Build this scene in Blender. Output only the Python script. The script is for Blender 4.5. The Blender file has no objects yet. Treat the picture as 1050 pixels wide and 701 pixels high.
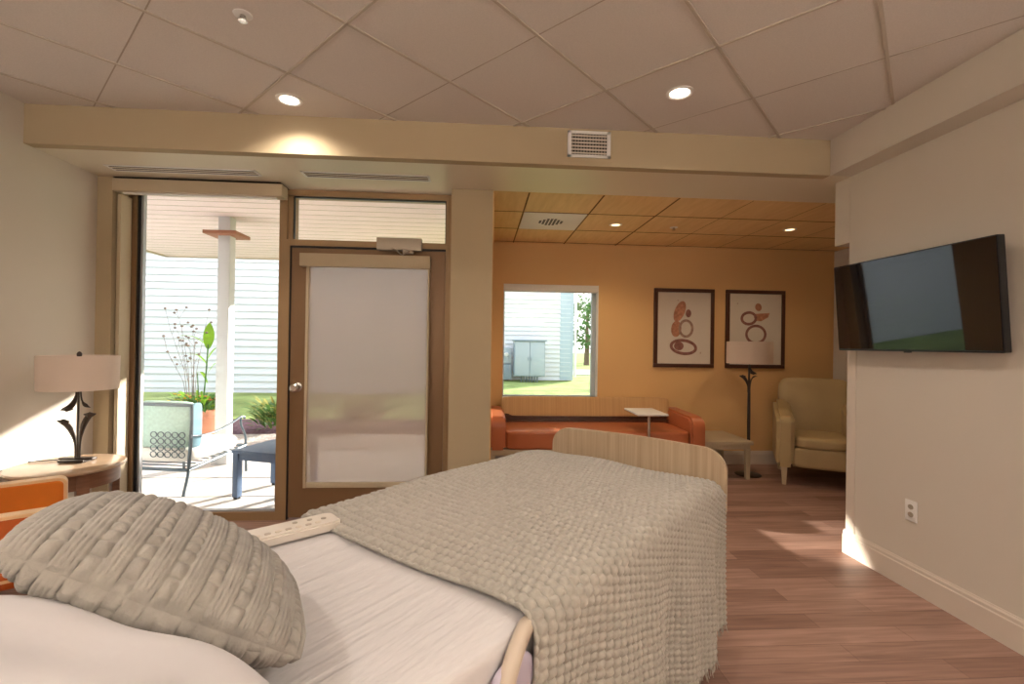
import bpy, bmesh, math, random
from mathutils import Vector, Matrix
PI = math.pi
random.seed(7)
sc = bpy.context.scene
COL = sc.collection

# ------------------------------------------------------------------ camera
cam_d = bpy.data.cameras.new('camera'); cam = bpy.data.objects.new('camera', cam_d); COL.objects.link(cam)
YAW, PIT, ROL, FPX = 0.0671505, 0.00464443, 0.01453, 484.336
cam_d.sensor_width = 36.0; cam_d.lens = FPX / 1050 * 36.0; cam_d.clip_start = 0.02; cam_d.clip_end = 400
_f = Vector((math.sin(YAW)*math.cos(PIT), math.cos(YAW)*math.cos(PIT), math.sin(PIT)))
_r = Vector((math.cos(YAW), -math.sin(YAW), 0)); _u = _r.cross(_f)
_c, _q = math.cos(ROL), math.sin(ROL)
R_ = _c*_r + _q*_u; U_ = -_q*_r + _c*_u
cam.matrix_world = Matrix(((R_.x, U_.x, -_f.x, 0), (R_.y, U_.y, -_f.y, 0), (R_.z, U_.z, -_f.z, 1.39), (0, 0, 0, 1)))
sc.camera = cam

# ------------------------------------------------------------------ view, world, sun
vs = sc.view_settings; vs.view_transform = 'Standard'; vs.look = 'None'; vs.gamma = 1; vs.use_curve_mapping = False
vs.exposure = 0.7
SKY = 1.55; SUN = 11.0; DOWN = 26.0; NOOK = 26.0; UPL = 34.0
wd = bpy.data.worlds.new('sky'); sc.world = wd; wd.use_nodes = True
nt = wd.node_tree; nt.nodes.clear()
wo = nt.nodes.new('ShaderNodeOutputWorld'); bg = nt.nodes.new('ShaderNodeBackground')
tc = nt.nodes.new('ShaderNodeTexCoord'); sx = nt.nodes.new('ShaderNodeSeparateXYZ'); cr = nt.nodes.new('ShaderNodeValToRGB')
nt.links.new(tc.outputs['Generated'], sx.inputs[0]); nt.links.new(sx.outputs['Z'], cr.inputs[0])
cr.color_ramp.elements[0].position = 0.0; cr.color_ramp.elements[0].color = (1.0, 0.98, 0.96, 1)
cr.color_ramp.elements[1].position = 0.5; cr.color_ramp.elements[1].color = (0.78, 0.87, 1.0, 1)
nt.links.new(cr.outputs[0], bg.inputs[0]); bg.inputs[1].default_value = SKY; nt.links.new(bg.outputs[0], wo.inputs[0])
sd = bpy.data.lights.new('sun', 'SUN'); sd.energy = SUN; sd.angle = 0.009; sd.color = (1.0, 0.93, 0.82)
so = bpy.data.objects.new('sun', sd); COL.objects.link(so)
so.rotation_euler = Vector((-0.64, -0.77, -0.28)).to_track_quat('-Z', 'Y').to_euler()

gd = bpy.data.lights.new('sun_patch_spot', 'SPOT'); gd.energy = 20000; gd.color = (1.0, .90, .76); gd.spot_size = math.radians(4.2); gd.spot_blend = .1; gd.shadow_soft_size = .05
go = bpy.data.objects.new('sun_patch_spot', gd); COL.objects.link(go); go.location = (-9.5, 10.38, 3.42)   # unseen garden spot, added to stand in for reflected sun on the floor
go.rotation_euler = (Vector((.09, 4.80, .55))-Vector(go.location)).to_track_quat('-Z', 'Y').to_euler()

# ------------------------------------------------------------------ materials
def mat(name, col, rough=0.6, spec=0.3, metal=0.0, var=0.0, vscale=6.0, bump=0.0, bscale=60.0, stretch=(1,1,1), sheen=0, coat=0, trans=0, coord='Object', bdist=0.004):
    m = bpy.data.materials.new(name); m.use_nodes = True; t = m.node_tree; b = t.nodes['Principled BSDF']
    b.inputs['Base Color'].default_value = (*col, 1); b.inputs['Roughness'].default_value = rough
    b.inputs['Specular IOR Level'].default_value = spec; b.inputs['Metallic'].default_value = metal
    if sheen: b.inputs['Sheen Weight'].default_value = sheen
    if coat: b.inputs['Coat Weight'].default_value = coat; b.inputs['Coat Roughness'].default_value = 0.1
    c = t.nodes.new('ShaderNodeTexCoord'); mp = t.nodes.new('ShaderNodeMapping'); mp.inputs['Scale'].default_value = stretch
    t.links.new(c.outputs[coord], mp.inputs[0])
    if var:
        n = t.nodes.new('ShaderNodeTexNoise'); n.inputs['Scale'].default_value = vscale; n.inputs['Detail'].default_value = 5
        r = t.nodes.new('ShaderNodeValToRGB'); r.color_ramp.elements[0].position = 0.3; r.color_ramp.elements[1].position = 0.7
        r.color_ramp.elements[0].color = (*[max(0, x*(1-var)) for x in col], 1); r.color_ramp.elements[1].color = (*[min(1, x*(1+var)) for x in col], 1)
        t.links.new(mp.outputs[0], n.inputs['Vector']); t.links.new(n.outputs['Fac'], r.inputs[0]); t.links.new(r.outputs[0], b.inputs['Base Color'])
    if bump:
        n = t.nodes.new('ShaderNodeTexNoise'); n.inputs['Scale'].default_value = bscale; n.inputs['Detail'].default_value = 4
        bp = t.nodes.new('ShaderNodeBump'); bp.inputs['Strength'].default_value = bump; bp.inputs['Distance'].default_value = bdist
        t.links.new(mp.outputs[0], n.inputs['Vector']); t.links.new(n.outputs['Fac'], bp.inputs['Height']); t.links.new(bp.outputs[0], b.inputs['Normal'])
    if trans:
        out = t.nodes['Material Output']; tr = t.nodes.new('ShaderNodeBsdfTranslucent'); tr.inputs[0].default_value = (*col, 1)
        mx = t.nodes.new('ShaderNodeMixShader'); mx.inputs[0].default_value = trans
        t.links.new(b.outputs[0], mx.inputs[1]); t.links.new(tr.outputs[0], mx.inputs[2]); t.links.new(mx.outputs[0], out.inputs[0])
    return m
def emis(name, col, s):
    m = bpy.data.materials.new(name); m.use_nodes = True; b = m.node_tree.nodes['Principled BSDF']
    b.inputs['Base Color'].default_value = (*col, 1); b.inputs['Emission Color'].default_value = (*col, 1); b.inputs['Emission Strength'].default_value = s
    return m
def glass_mat(name, tint=(0.98, 0.985, 0.985), refl=0.05):
    m = bpy.data.materials.new(name); m.use_nodes = True; t = m.node_tree; t.nodes.clear()
    o = t.nodes.new('ShaderNodeOutputMaterial'); a = t.nodes.new('ShaderNodeBsdfTransparent'); a.inputs[0].default_value = (*tint, 1)
    g = t.nodes.new('ShaderNodeBsdfGlossy'); g.inputs['Roughness'].default_value = 0.01
    lw = t.nodes.new('ShaderNodeLayerWeight'); pw_ = t.nodes.new('ShaderNodeMath'); pw_.operation = 'POWER'; pw_.inputs[1].default_value = 5
    f = t.nodes.new('ShaderNodeMath'); f.operation = 'MULTIPLY_ADD'; f.inputs[1].default_value = .92; f.inputs[2].default_value = .035
    t.links.new(lw.outputs['Facing'], pw_.inputs[0]); t.links.new(pw_.outputs[0], f.inputs[0])
    mx = t.nodes.new('ShaderNodeMixShader'); t.links.new(f.outputs[0], mx.inputs[0]); t.links.new(a.outputs[0], mx.inputs[1]); t.links.new(g.outputs[0], mx.inputs[2])
    t.links.new(mx.outputs[0], o.inputs[0]); return m
def screen_fabric(name, col, openness=0.22):
    m = bpy.data.materials.new(name); m.use_nodes = True; t = m.node_tree; t.nodes.clear()
    o = t.nodes.new('ShaderNodeOutputMaterial'); a = t.nodes.new('ShaderNodeBsdfTransparent')
    d = t.nodes.new('ShaderNodeBsdfDiffuse'); d.inputs[0].default_value = (*col, 1)
    l = t.nodes.new('ShaderNodeBsdfTranslucent'); l.inputs[0].default_value = (*col, 1)
    m1 = t.nodes.new('ShaderNodeMixShader'); m1.inputs[0].default_value = 0.35
    m2 = t.nodes.new('ShaderNodeMixShader'); m2.inputs[0].default_value = openness
    t.links.new(d.outputs[0], m1.inputs[1]); t.links.new(l.outputs[0], m1.inputs[2]); t.links.new(m1.outputs[0], m2.inputs[1]); t.links.new(a.outputs[0], m2.inputs[2])
    t.links.new(m2.outputs[0], o.inputs[0]); return m
def floor_mat():
    m = bpy.data.materials.new('plank_floor'); m.use_nodes = True; t = m.node_tree; b = t.nodes['Principled BSDF']
    c = t.nodes.new('ShaderNodeTexCoord')
    br = t.nodes.new('ShaderNodeTexBrick'); br.offset = 0.37; br.offset_frequency = 2; br.squash = 1
    br.inputs['Scale'].default_value = 1.0; br.inputs['Brick Width'].default_value = 1.05; br.inputs['Row Height'].default_value = 0.125
    br.inputs['Mortar Size'].default_value = 0.0012; br.inputs['Mortar Smooth'].default_value = 0.2; br.inputs['Bias'].default_value = 0.0
    br.inputs['Color1'].default_value = (0.26, 0.15, 0.115, 1); br.inputs['Color2'].default_value = (0.42, 0.265, 0.21, 1); br.inputs['Mortar'].default_value = (0.15, 0.08, 0.06, 1)
    mp = t.nodes.new('ShaderNodeMapping'); mp.inputs['Scale'].default_value = (1.1, 16, 1)
    n = t.nodes.new('ShaderNodeTexNoise'); n.inputs['Scale'].default_value = 2.2; n.inputs['Detail'].default_value = 6; n.inputs['Distortion'].default_value = 0.6
    r = t.nodes.new('ShaderNodeValToRGB'); r.color_ramp.elements[0].position = 0.25; r.color_ramp.elements[1].position = 0.75
    r.color_ramp.elements[0].color = (0.66, 0.62, 0.62, 1); r.color_ramp.elements[1].color = (1.2, 1.2, 1.2, 1)
    mx = t.nodes.new('ShaderNodeMix'); mx.data_type = 'RGBA'; mx.blend_type = 'MULTIPLY'; mx.inputs[0].default_value = 1.0
    t.links.new(c.outputs['Object'], br.inputs['Vector']); t.links.new(c.outputs['Object'], mp.inputs[0]); t.links.new(mp.outputs[0], n.inputs['Vector'])
    t.links.new(n.outputs['Fac'], r.inputs[0]); t.links.new(br.outputs['Color'], mx.inputs[6]); t.links.new(r.outputs[0], mx.inputs[7]); t.links.new(mx.outputs[2], b.inputs['Base Color'])
    b.inputs['Roughness'].default_value = 0.42; b.inputs['Specular IOR Level'].default_value = 0.35
    bp = t.nodes.new('ShaderNodeBump'); bp.inputs['Strength'].default_value = 0.15; bp.inputs['Distance'].default_value = 0.002
    t.links.new(n.outputs['Fac'], bp.inputs['Height']); t.links.new(bp.outputs[0], b.inputs['Normal'])
    return m
def wood_mat(name, c1, c2, scale=(1, 1, 1), rough=0.45, ns=3.0):
    m = bpy.data.materials.new(name); m.use_nodes = True; t = m.node_tree; b = t.nodes['Principled BSDF']
    c = t.nodes.new('ShaderNodeTexCoord'); mp = t.nodes.new('ShaderNodeMapping'); mp.inputs['Scale'].default_value = scale
    n = t.nodes.new('ShaderNodeTexNoise'); n.inputs['Scale'].default_value = ns; n.inputs['Detail'].default_value = 5; n.inputs['Distortion'].default_value = 0.4
    r = t.nodes.new('ShaderNodeValToRGB'); r.color_ramp.elements[0].position = 0.3; r.color_ramp.elements[1].position = 0.7
    r.color_ramp.elements[0].color = (*c1, 1); r.color_ramp.elements[1].color = (*c2, 1)
    t.links.new(c.outputs['Object'], mp.inputs[0]); t.links.new(mp.outputs[0], n.inputs['Vector']); t.links.new(n.outputs['Fac'], r.inputs[0]); t.links.new(r.outputs[0], b.inputs['Base Color'])
    b.inputs['Roughness'].default_value = rough; b.inputs['Specular IOR Level'].default_value = 0.4
    return m
M = {}
M['wall'] = mat('cream_wall_paint', (0.63, 0.575, 0.50), 0.85, 0.15, bump=0.08, bscale=220)
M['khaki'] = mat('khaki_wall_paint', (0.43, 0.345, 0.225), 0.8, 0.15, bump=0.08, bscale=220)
M['soffit'] = mat('satin_soffit_paint', (0.70, 0.63, 0.50), 0.38, 0.45)
M['orange'] = mat('orange_wall_paint', (0.72, 0.46, 0.215), 0.85, 0.15, bump=0.08, bscale=220)
M['tile'] = mat('ceiling_tile', (0.66, 0.61, 0.565), 0.95, 0.05, var=0.05, vscale=160, bump=0.3, bscale=260, bdist=0.002)
M['tbar'] = mat('ceiling_grid_bar', (0.50, 0.44, 0.37), 0.6, 0.2)
M['groove'] = mat('ceiling_score_line', (0.42, 0.36, 0.30), 0.8, 0.1)
M['maple'] = wood_mat('maple_ceiling_tile', (0.70, 0.46, 0.20), (0.80, 0.55, 0.26), (8, 1, 8), 0.5)
M['mapleline'] = mat('dark_ceiling_joint', (0.16, 0.08, 0.03), 0.8)
M['floor'] = floor_mat()
M['base'] = mat('baseboard_paint', (0.66, 0.58, 0.50), 0.5, 0.3)
M['bronze'] = mat('bronze_frame', (0.215, 0.125, 0.06), 0.42, 0.4, 0.15)
M['bronze2'] = mat('tan_bronze_frame', (0.33, 0.215, 0.11), 0.42, 0.4, 0.15)
M['alu'] = mat('grey_metal_spacer', (0.45, 0.47, 0.5), 0.35, 0.5, 0.4)
M['black'] = mat('black_rubber', (0.012, 0.012, 0.014), 0.5)
M['glass'] = glass_mat('window_glass')
M['cassette'] = mat('shade_cassette_paint', (0.50, 0.415, 0.29), 0.5, 0.3)
M['screen'] = screen_fabric('shade_fabric', (0.54, 0.45, 0.40), 0.32)
M['white'] = mat('white_paint', (0.80, 0.78, 0.75), 0.5, 0.3)
M['grille'] = mat('grille_paint', (0.70, 0.62, 0.52), 0.5, 0.3)
M['dark'] = mat('dark_void', (0.02, 0.017, 0.015), 0.9)
M['chrome'] = mat('satin_chrome', (0.62, 0.60, 0.57), 0.22, 0.5, 1.0)
M['grey'] = mat('closer_paint', (0.42, 0.37, 0.30), 0.4, 0.4, 0.3)
M['sheet'] = mat('white_sheet', (0.635, 0.61, 0.615), 0.8, 0.15, bump=0.6, bscale=3.2, stretch=(9, 0.9, 1), bdist=0.025, sheen=0.1)
M['pillowcase'] = mat('white_pillowcase', (0.635, 0.61, 0.62), 0.8, 0.15, bump=0.25, bscale=7, bdist=0.02, sheen=0.1)
M['throw'] = mat('waffle_throw_wool', (0.40, 0.375, 0.33), 0.95, 0.05, var=0.10, vscale=40, bump=0.2, bscale=420, bdist=0.002, sheen=0.15)
M['cushion'] = mat('knit_cushion_wool', (0.33, 0.31, 0.28), 0.95, 0.05, var=0.14, vscale=30, bump=0.5, bscale=300, bdist=0.002, sheen=0.15)
M['board'] = wood_mat('pale_oak_laminate', (0.40, 0.295, 0.19), (0.52, 0.40, 0.275), (26, 26, 0.5), 0.4)
M['boardedge'] = mat('edge_band', (0.50, 0.42, 0.36), 0.4)
M['bedframe'] = mat('beige_bed_plastic', (0.55, 0.46, 0.37), 0.35, 0.5)
M['bedpurple'] = mat('lilac_plastic', (0.50, 0.45, 0.55), 0.5)
M['bedgrey'] = mat('grey_strap', (0.13, 0.11, 0.10), 0.7)
M['remote'] = mat('offwhite_remote_plastic', (0.70, 0.64, 0.57), 0.35, 0.4)
M['tan'] = mat('tan_leather', (0.46, 0.34, 0.17), 0.42, 0.45, bump=0.2, bscale=120, var=0.06, vscale=4)
M['oleather'] = mat('orange_vinyl', (0.47, 0.14, 0.055), 0.33, 0.5, bump=0.1, bscale=150)
M['backcloth'] = wood_mat('striped_tan_cloth', (0.53, 0.32, 0.14), (0.63, 0.40, 0.19), (45, 0.2, 0.2), 0.85)
M['taupe'] = mat('taupe_laminate', (0.50, 0.40, 0.27), 0.5, 0.3)
M['bentwood'] = mat('bentwood_maple', (0.74, 0.50, 0.28), 0.4, 0.4)
M['ochre'] = mat('burnt_orange_upholstery', (0.60, 0.17, 0.015), 0.6, 0.3, var=0.08, vscale=9)
M['ochre_shade'] = mat('shaded_orange_upholstery', (0.46, 0.10, 0.018), 0.6, 0.3, var=0.08, vscale=9)  # darker copy of the burnt orange; near arm's shadow is in the colour
M['tablewood'] = wood_mat('walnut_veneer', (0.16, 0.075, 0.04), (0.26, 0.13, 0.075), (2, 2, 14), 0.35)
M['tabletop'] = mat('polished_table_top', (0.42, 0.29, 0.19), 0.2, 0.5, var=0.08, vscale=5)
M['iron'] = mat('dark_bronze_iron', (0.055, 0.042, 0.036), 0.38, 0.5, 0.5, var=0.2, vscale=20)
M['linen'] = mat('linen_lampshade', (0.74, 0.63, 0.55), 0.9, 0.1, bump=0.15, bscale=200, trans=0.35)
M['mahog'] = mat('mahogany_frame', (0.075, 0.028, 0.016), 0.35, 0.4)
M['paper'] = mat('print_paper', (0.66, 0.60, 0.53), 0.9, 0.1)
M['ink1'] = mat('terracotta_ink', (0.46, 0.22, 0.14), 0.9, 0.1, var=0.25, vscale=30)
M['ink2'] = mat('plum_ink', (0.27, 0.13, 0.11), 0.9, 0.1, var=0.25, vscale=30)
M['ink3'] = mat('brown_ink', (0.36, 0.24, 0.19), 0.9, 0.1, var=0.25, vscale=30)
M['tvblack'] = mat('gloss_black_screen', (0.006, 0.007, 0.010), 0.03, 0.75)
M['tvbody'] = mat('black_tv_casing', (0.012, 0.012, 0.014), 0.3, 0.5)
M['siding'] = mat('white_siding', (0.72, 0.735, 0.76), 0.6, 0.3)
M['sidetrim'] = mat('bluegrey_trim', (0.42, 0.52, 0.60), 0.6, 0.3)
M['patio'] = mat('concrete_patio', (0.72, 0.69, 0.66), 0.85, 0.2, var=0.05, vscale=3, bump=0.2, bscale=80)
M['grass'] = mat('lawn_grass', (0.30, 0.37, 0.13), 0.95, 0.05, var=0.35, vscale=1.2, bump=0.8, bscale=14, bdist=0.05)
M['mulch'] = mat('dark_mulch', (0.115, 0.07, 0.085), 0.95, 0.05, var=0.5, vscale=25, bump=1, bscale=40, bdist=0.03)
M['gravel'] = mat('pale_gravel', (0.60, 0.54, 0.50), 0.95, 0.05, var=0.35, vscale=22, bump=1, bscale=30, bdist=0.04)
M['asphalt'] = mat('asphalt_road', (0.25, 0.25, 0.27), 0.9)
M['porch'] = wood_mat('porch_soffit_boards', (0.86, 0.68, 0.65), (0.90, 0.74, 0.71), (0.3, 7, 1), 0.6)
M['post'] = mat('white_post_paint', (0.68, 0.68, 0.69), 0.5, 0.3)
M['collar'] = mat('brown_wood_trim', (0.36, 0.15, 0.085), 0.6)
M['terra'] = mat('terracotta_clay', (0.68, 0.30, 0.19), 0.7, 0.2, var=0.08, vscale=8)
M['leaf'] = mat('bright_green_leaf', (0.24, 0.46, 0.035), 0.5, 0.3, var=0.2, vscale=9, trans=0.4)
M['leaf2'] = mat('deep_green_leaf', (0.085, 0.20, 0.05), 0.55, 0.3, var=0.3, vscale=9, trans=0.25)
M['leaf3'] = mat('olive_yellow_leaf', (0.36, 0.36, 0.09), 0.55, 0.3, var=0.3, vscale=9, trans=0.25)
M['stem'] = mat('dry_brown_stem', (0.22, 0.17, 0.14), 0.8)
M['petal'] = mat('yellow_petal', (0.85, 0.60, 0.06), 0.6, 0.2, trans=0.3)
M['petal2'] = mat('coral_petal', (0.80, 0.28, 0.16), 0.6, 0.2, trans=0.3)
M['bark'] = mat('tree_bark', (0.17, 0.12, 0.09), 0.9, var=0.3, vscale=10)
M['patiometal'] = mat('slate_patio_metal', (0.10, 0.135, 0.165), 0.4, 0.4, 0.3)
M['patioblue'] = mat('blue_patio_paint', (0.10, 0.16, 0.27), 0.45, 0.4)
M['seafoam'] = mat('seafoam_cushion', (0.40, 0.55, 0.50), 0.85, 0.1, var=0.1, vscale=40)
M['bluecloth'] = mat('blue_cushion', (0.20, 0.34, 0.42), 0.85, 0.1)
M['cream'] = mat('cream_seat_cushion', (0.80, 0.78, 0.74), 0.85, 0.1)
M['utility'] = mat('grey_utility_paint', (0.40, 0.47, 0.53), 0.45, 0.4)
M['utility2'] = mat('dark_utility_paint', (0.26, 0.33, 0.40), 0.45, 0.4)
M['downlens'] = emis('downlight_lens', (1.0, 0.90, 0.76), 5.0)
M['warmlens'] = emis('warm_downlight_lens', (1.0, 0.72, 0.40), 2.0)

# ------------------------------------------------------------------ mesh helpers
class MB:
    def __init__(s): s.bm = bmesh.new()
    def _take(s, b2, M4=None):
        if M4 is not None: b2.transform(M4)
        me = bpy.data.meshes.new('t'); b2.to_mesh(me); b2.free(); s.bm.from_mesh(me); bpy.data.meshes.remove(me)
    def box(s, x0, x1, y0, y1, z0, z1, bev=0.0, seg=2, M4=None):
        b = bmesh.new(); bmesh.ops.create_cube(b, size=1)
        for v in b.verts: v.co = Vector((x0+(v.co.x+.5)*(x1-x0), y0+(v.co.y+.5)*(y1-y0), z0+(v.co.z+.5)*(z1-z0)))
        if bev: bmesh.ops.bevel(b, geom=b.edges[:], offset=bev, segments=seg, affect='EDGES', profile=0.6)
        s._take(b, M4); return s
    def soft(s, c, size, p=5.0, n=10, M4=None, fn=None):
        """rounded box (superellipsoid) centred at c with full sizes"""
        b = bmesh.new(); bmesh.ops.create_cube(b, size=2); bmesh.ops.subdivide_edges(b, edges=b.edges[:], cuts=n, use_grid_fill=True)
        for v in b.verts:
            q = v.co.copy(); k = (abs(q.x)**p+abs(q.y)**p+abs(q.z)**p)**(1/p)
            q = q/k
            if fn: q = fn(q)
            v.co = Vector((c[0]+q.x*size[0]/2, c[1]+q.y*size[1]/2, c[2]+q.z*size[2]/2))
        s._take(b, M4); return s
    def tube(s, pts, r, seg=10, closed=False, cap=True, flat=1.0):
        pts = [Vector(p) for p in pts]; n = len(pts); rs = r if isinstance(r, (list, tuple)) else [r]*n
        rings = []; up = None
        for i, p in enumerate(pts):
            if closed: t = (pts[(i+1) % n]-pts[i-1])
            else: t = pts[min(i+1, n-1)]-pts[max(i-1, 0)]
            t.normalize()
            if up is None:
                up = Vector((0, 0, 1)) if abs(t.z) < .9 else Vector((1, 0, 0))
            sd_ = t.cross(up)
            if sd_.length < 1e-5: sd_ = t.cross(Vector((0, 1, 0)))
            sd_.normalize(); up = sd_.cross(t).normalized()
            rings.append([s.bm.verts.new(p+rs[i]*(math.cos(2*PI*k/seg)*sd_+flat*math.sin(2*PI*k/seg)*up)) for k in range(seg)])
        m = n if closed else n-1
        for i in range(m):
            A, B = rings[i], rings[(i+1) % n]
            for k in range(seg): s.bm.faces.new((A[k], A[(k+1) % seg], B[(k+1) % seg], B[k]))
        if cap and not closed:
            s.bm.faces.new(rings[0]); s.bm.faces.new(rings[-1][::-1])
        return s
    def lathe(s, prof, c=(0, 0, 0), seg=32, cap=True, M4=None):
        b = bmesh.new(); rings = []
        for r, z in prof: rings.append([b.verts.new((c[0]+r*math.cos(2*PI*k/seg), c[1]+r*math.sin(2*PI*k/seg), c[2]+z)) for k in range(seg)])
        for A, B in zip(rings, rings[1:]):
            for k in range(seg): b.faces.new((A[k], A[(k+1) % seg], B[(k+1) % seg], B[k]))
        if cap: b.faces.new(rings[0][::-1]); b.faces.new(rings[-1])
        s._take(b, M4); return s
    def prism(s, poly, d0, d1, axis='y', bev=0.0, M4=None):
        """poly of 2-D points; axis = extrusion axis. y: (x,z)  x: (y,z)  z: (x,y)"""
        b = bmesh.new()
        def P(p, d): return {'y': (p[0], d, p[1]), 'x': (d, p[0], p[1]), 'z': (p[0], p[1], d)}[axis]
        A = [b.verts.new(P(p, d0)) for p in poly]; B = [b.verts.new(P(p, d1)) for p in poly]
        n = len(poly)
        fa = b.faces.new(A); fb = b.faces.new(B[::-1])
        for i in range(n): b.faces.new((A[i], B[i], B[(i+1) % n], A[(i+1) % n]))
        bmesh.ops.recalc_face_normals(b, faces=b.faces[:])
        if bev:
            ed = [e for e in b.edges if (e.verts[0] in A and e.verts[1] in A) or (e.verts[0] in B and e.verts[1] in B)]
            bmesh.ops.bevel(b, geom=ed, offset=bev, segments=2, affect='EDGES')
        s._take(b, M4); return s
    def grid(s, f, nu, nv):
        V = [[s.bm.verts.new(f(i/nu, j/nv)) for j in range(nv+1)] for i in range(nu+1)]
        for i in range(nu):
            for j in range(nv): s.bm.faces.new((V[i][j], V[i+1][j], V[i+1][j+1], V[i][j+1]))
        return s
    def poly(s, pts): s.bm.faces.new([s.bm.verts.new(p) for p in pts]); return s
    def build(s, name, m, parent=None, smooth=True, ang=35, kind=None, loc=None):
        me = bpy.data.meshes.new(name); bmesh.ops.recalc_face_normals(s.bm, faces=s.bm.faces[:]); s.bm.to_mesh(me); s.bm.free()
        if smooth:
            me.polygons.foreach_set('use_smooth', [True]*len(me.polygons)); me.set_sharp_from_angle(angle=math.radians(ang))
        if loc is not None: me.transform(Matrix.Translation(-Vector(loc)))
        o = bpy.data.objects.new(name, me); COL.objects.link(o)
        if loc is not None: o.location = loc
        if parent is not None: o.parent = parent
        for k in (m if isinstance(m, (list, tuple)) else [m]): me.materials.append(k)
        if kind: o['kind'] = kind
        return o
def thing(name, label, cat, loc=(0, 0, 0), rotz=0.0, group=None):
    o = bpy.data.objects.new(name, None); COL.objects.link(o); o.location = loc; o.rotation_euler = (0, 0, rotz); o.empty_display_size = 0.1
    o['label'] = label; o['category'] = cat
    if group: o['group'] = group
    return o
def tag(o, label, cat, group=None):
    o['label'] = label; o['category'] = cat
    if group: o['group'] = group
    return o
def setting(name, loc=(0, 0, 0)):
    o = bpy.data.objects.new(name, None); COL.objects.link(o); o.location = loc; o['kind'] = 'structure'; return o
def S(name, m, mb, **k): return mb.build(name, m, kind='structure', **k)
def rot(deg, ax, piv=(0, 0, 0)): return Matrix.Translation(piv) @ Matrix.Rotation(math.radians(deg), 4, ax) @ Matrix.Translation(-Vector(piv))
def ellipse(cx, cy, rx, ry, n=40, a=0): return [(cx+rx*math.cos(2*PI*k/n)*math.cos(a)-ry*math.sin(2*PI*k/n)*math.sin(a), cy+rx*math.cos(2*PI*k/n)*math.sin(a)+ry*math.sin(2*PI*k/n)*math.cos(a)) for k in range(n)]
def rrect(x0, x1, y0, y1, r, n=8, corners=(1, 1, 1, 1)):
    out = []
    for (cx, cy, a0, on) in ((x1-r, y1-r, 0, corners[0]), (x0+r, y1-r, 90, corners[1]), (x0+r, y0+r, 180, corners[2]), (x1-r, y0+r, 270, corners[3])):
        if on: out += [(cx+r*math.cos(math.radians(a0+90*k/n)), cy+r*math.sin(math.radians(a0+90*k/n))) for k in range(n+1)]
        else:
            out.append((cx+(r if a0 in (0, 270) else -r), cy+(r if a0 in (0, 90) else -r)))
    return out

# ------------------------------------------------------------------ room shell
XL, XR, YW, YB, XN, ZC, ZS = -2.79, 2.513, 3.62, 5.45, 4.27, 2.811, 2.569
YBK = -2.6
S('floor', M['floor'], MB().box(XL-.2, XN+.2, YBK-.2, 3.90, -.12, 0).box(-.23, XN+.2, 3.90, YB+.2, -.12, 0), smooth=False)
S('ceiling', M['tile'], MB().box(XL-.2, XR+.2, YBK-.2, 3.07, ZC, ZC+.1), smooth=False)
S('wall_left', M['wall'], MB().box(XL-.2, XL, YBK-.2, 3.95, 0, ZC), smooth=False)
S('wall_rear', M['wall'], MB().box(XL-.2, XR+.2, YBK-.2, YBK, 0, ZC), smooth=False)
S('wall_right', M['wall'], MB().box(XR, XR+.14, YBK, 3.07, 0, ZC), smooth=False)
# bulkhead (dropped beam) across the room and down the right side, with the wide soffit behind it
S('trim_1', M['khaki'], MB().box(XL, 2.362, 3.061, 3.13, ZS, ZC, ), smooth=False)
S('trim_2', M['wall'], MB().box(2.362, XR, YBK, 3.061, ZS, ZC), smooth=False)
S('ceiling_soffit', M['soffit'], MB().box(XL-.2, XN+.2, 3.062, 3.85, ZS+.001, ZS+.10), smooth=False)
S('trim_3', M['wall'], MB().box(XR+.001, XN, 3.072, 3.205, 2.12, ZS), smooth=False)
# diagonal ceiling grid of the main room
def clip(p, d, x0, x1, y0, y1):
    t0, t1 = -50, 50
    for o_, dd, a, b in ((p[0], d[0], x0, x1), (p[1], d[1], y0, y1)):
        ta, tb = (a-o_)/dd, (b-o_)/dd
        if ta > tb: ta, tb = tb, ta
        t0 = max(t0, ta); t1 = min(t1, tb)
    return (t0, t1) if t1-t0 > .02 else None
def bar(mb, k, fam, w_, dz):
    s2 = math.sqrt(.5)
    if fam == 'u': p, d, nrm = (k*s2, -k*s2), (s2, s2), (s2, -s2)
    else: p, d, nrm = (k*s2, k*s2), (-s2, s2), (s2, s2)
    c = clip(p, d, XL, 2.362, YBK, 3.061)
    if not c: return
    a = (p[0]+d[0]*c[0], p[1]+d[1]*c[0]); b = (p[0]+d[0]*c[1], p[1]+d[1]*c[1])
    q = [(a[0]-nrm[0]*w_, a[1]-nrm[1]*w_), (b[0]-nrm[0]*w_, b[1]-nrm[1]*w_), (b[0]+nrm[0]*w_, b[1]+nrm[1]*w_), (a[0]+nrm[0]*w_, a[1]+nrm[1]*w_)]
    cl = lambda p_: (min(max(p_[0], XL), 2.362), min(max(p_[1], YBK), 3.061))
    mb.prism([cl(t) for t in q], ZC-dz, ZC+.002, 'z')
g = MB(); g2 = MB()
for i in range(-9, 12):
    bar(g, -.146-.603*i, 'u', .0095, .006)
for i in range(-9, 9):
    v = 1.085+.6095*i
    bar(g if i % 2 == 0 else g2, v, 'v', .0085 if i % 2 == 0 else .004, .006 if i % 2 == 0 else .0015)
S('trim_4', M['tbar'], g, smooth=False); S('trim_5', M['groove'], g2, smooth=False)
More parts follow.
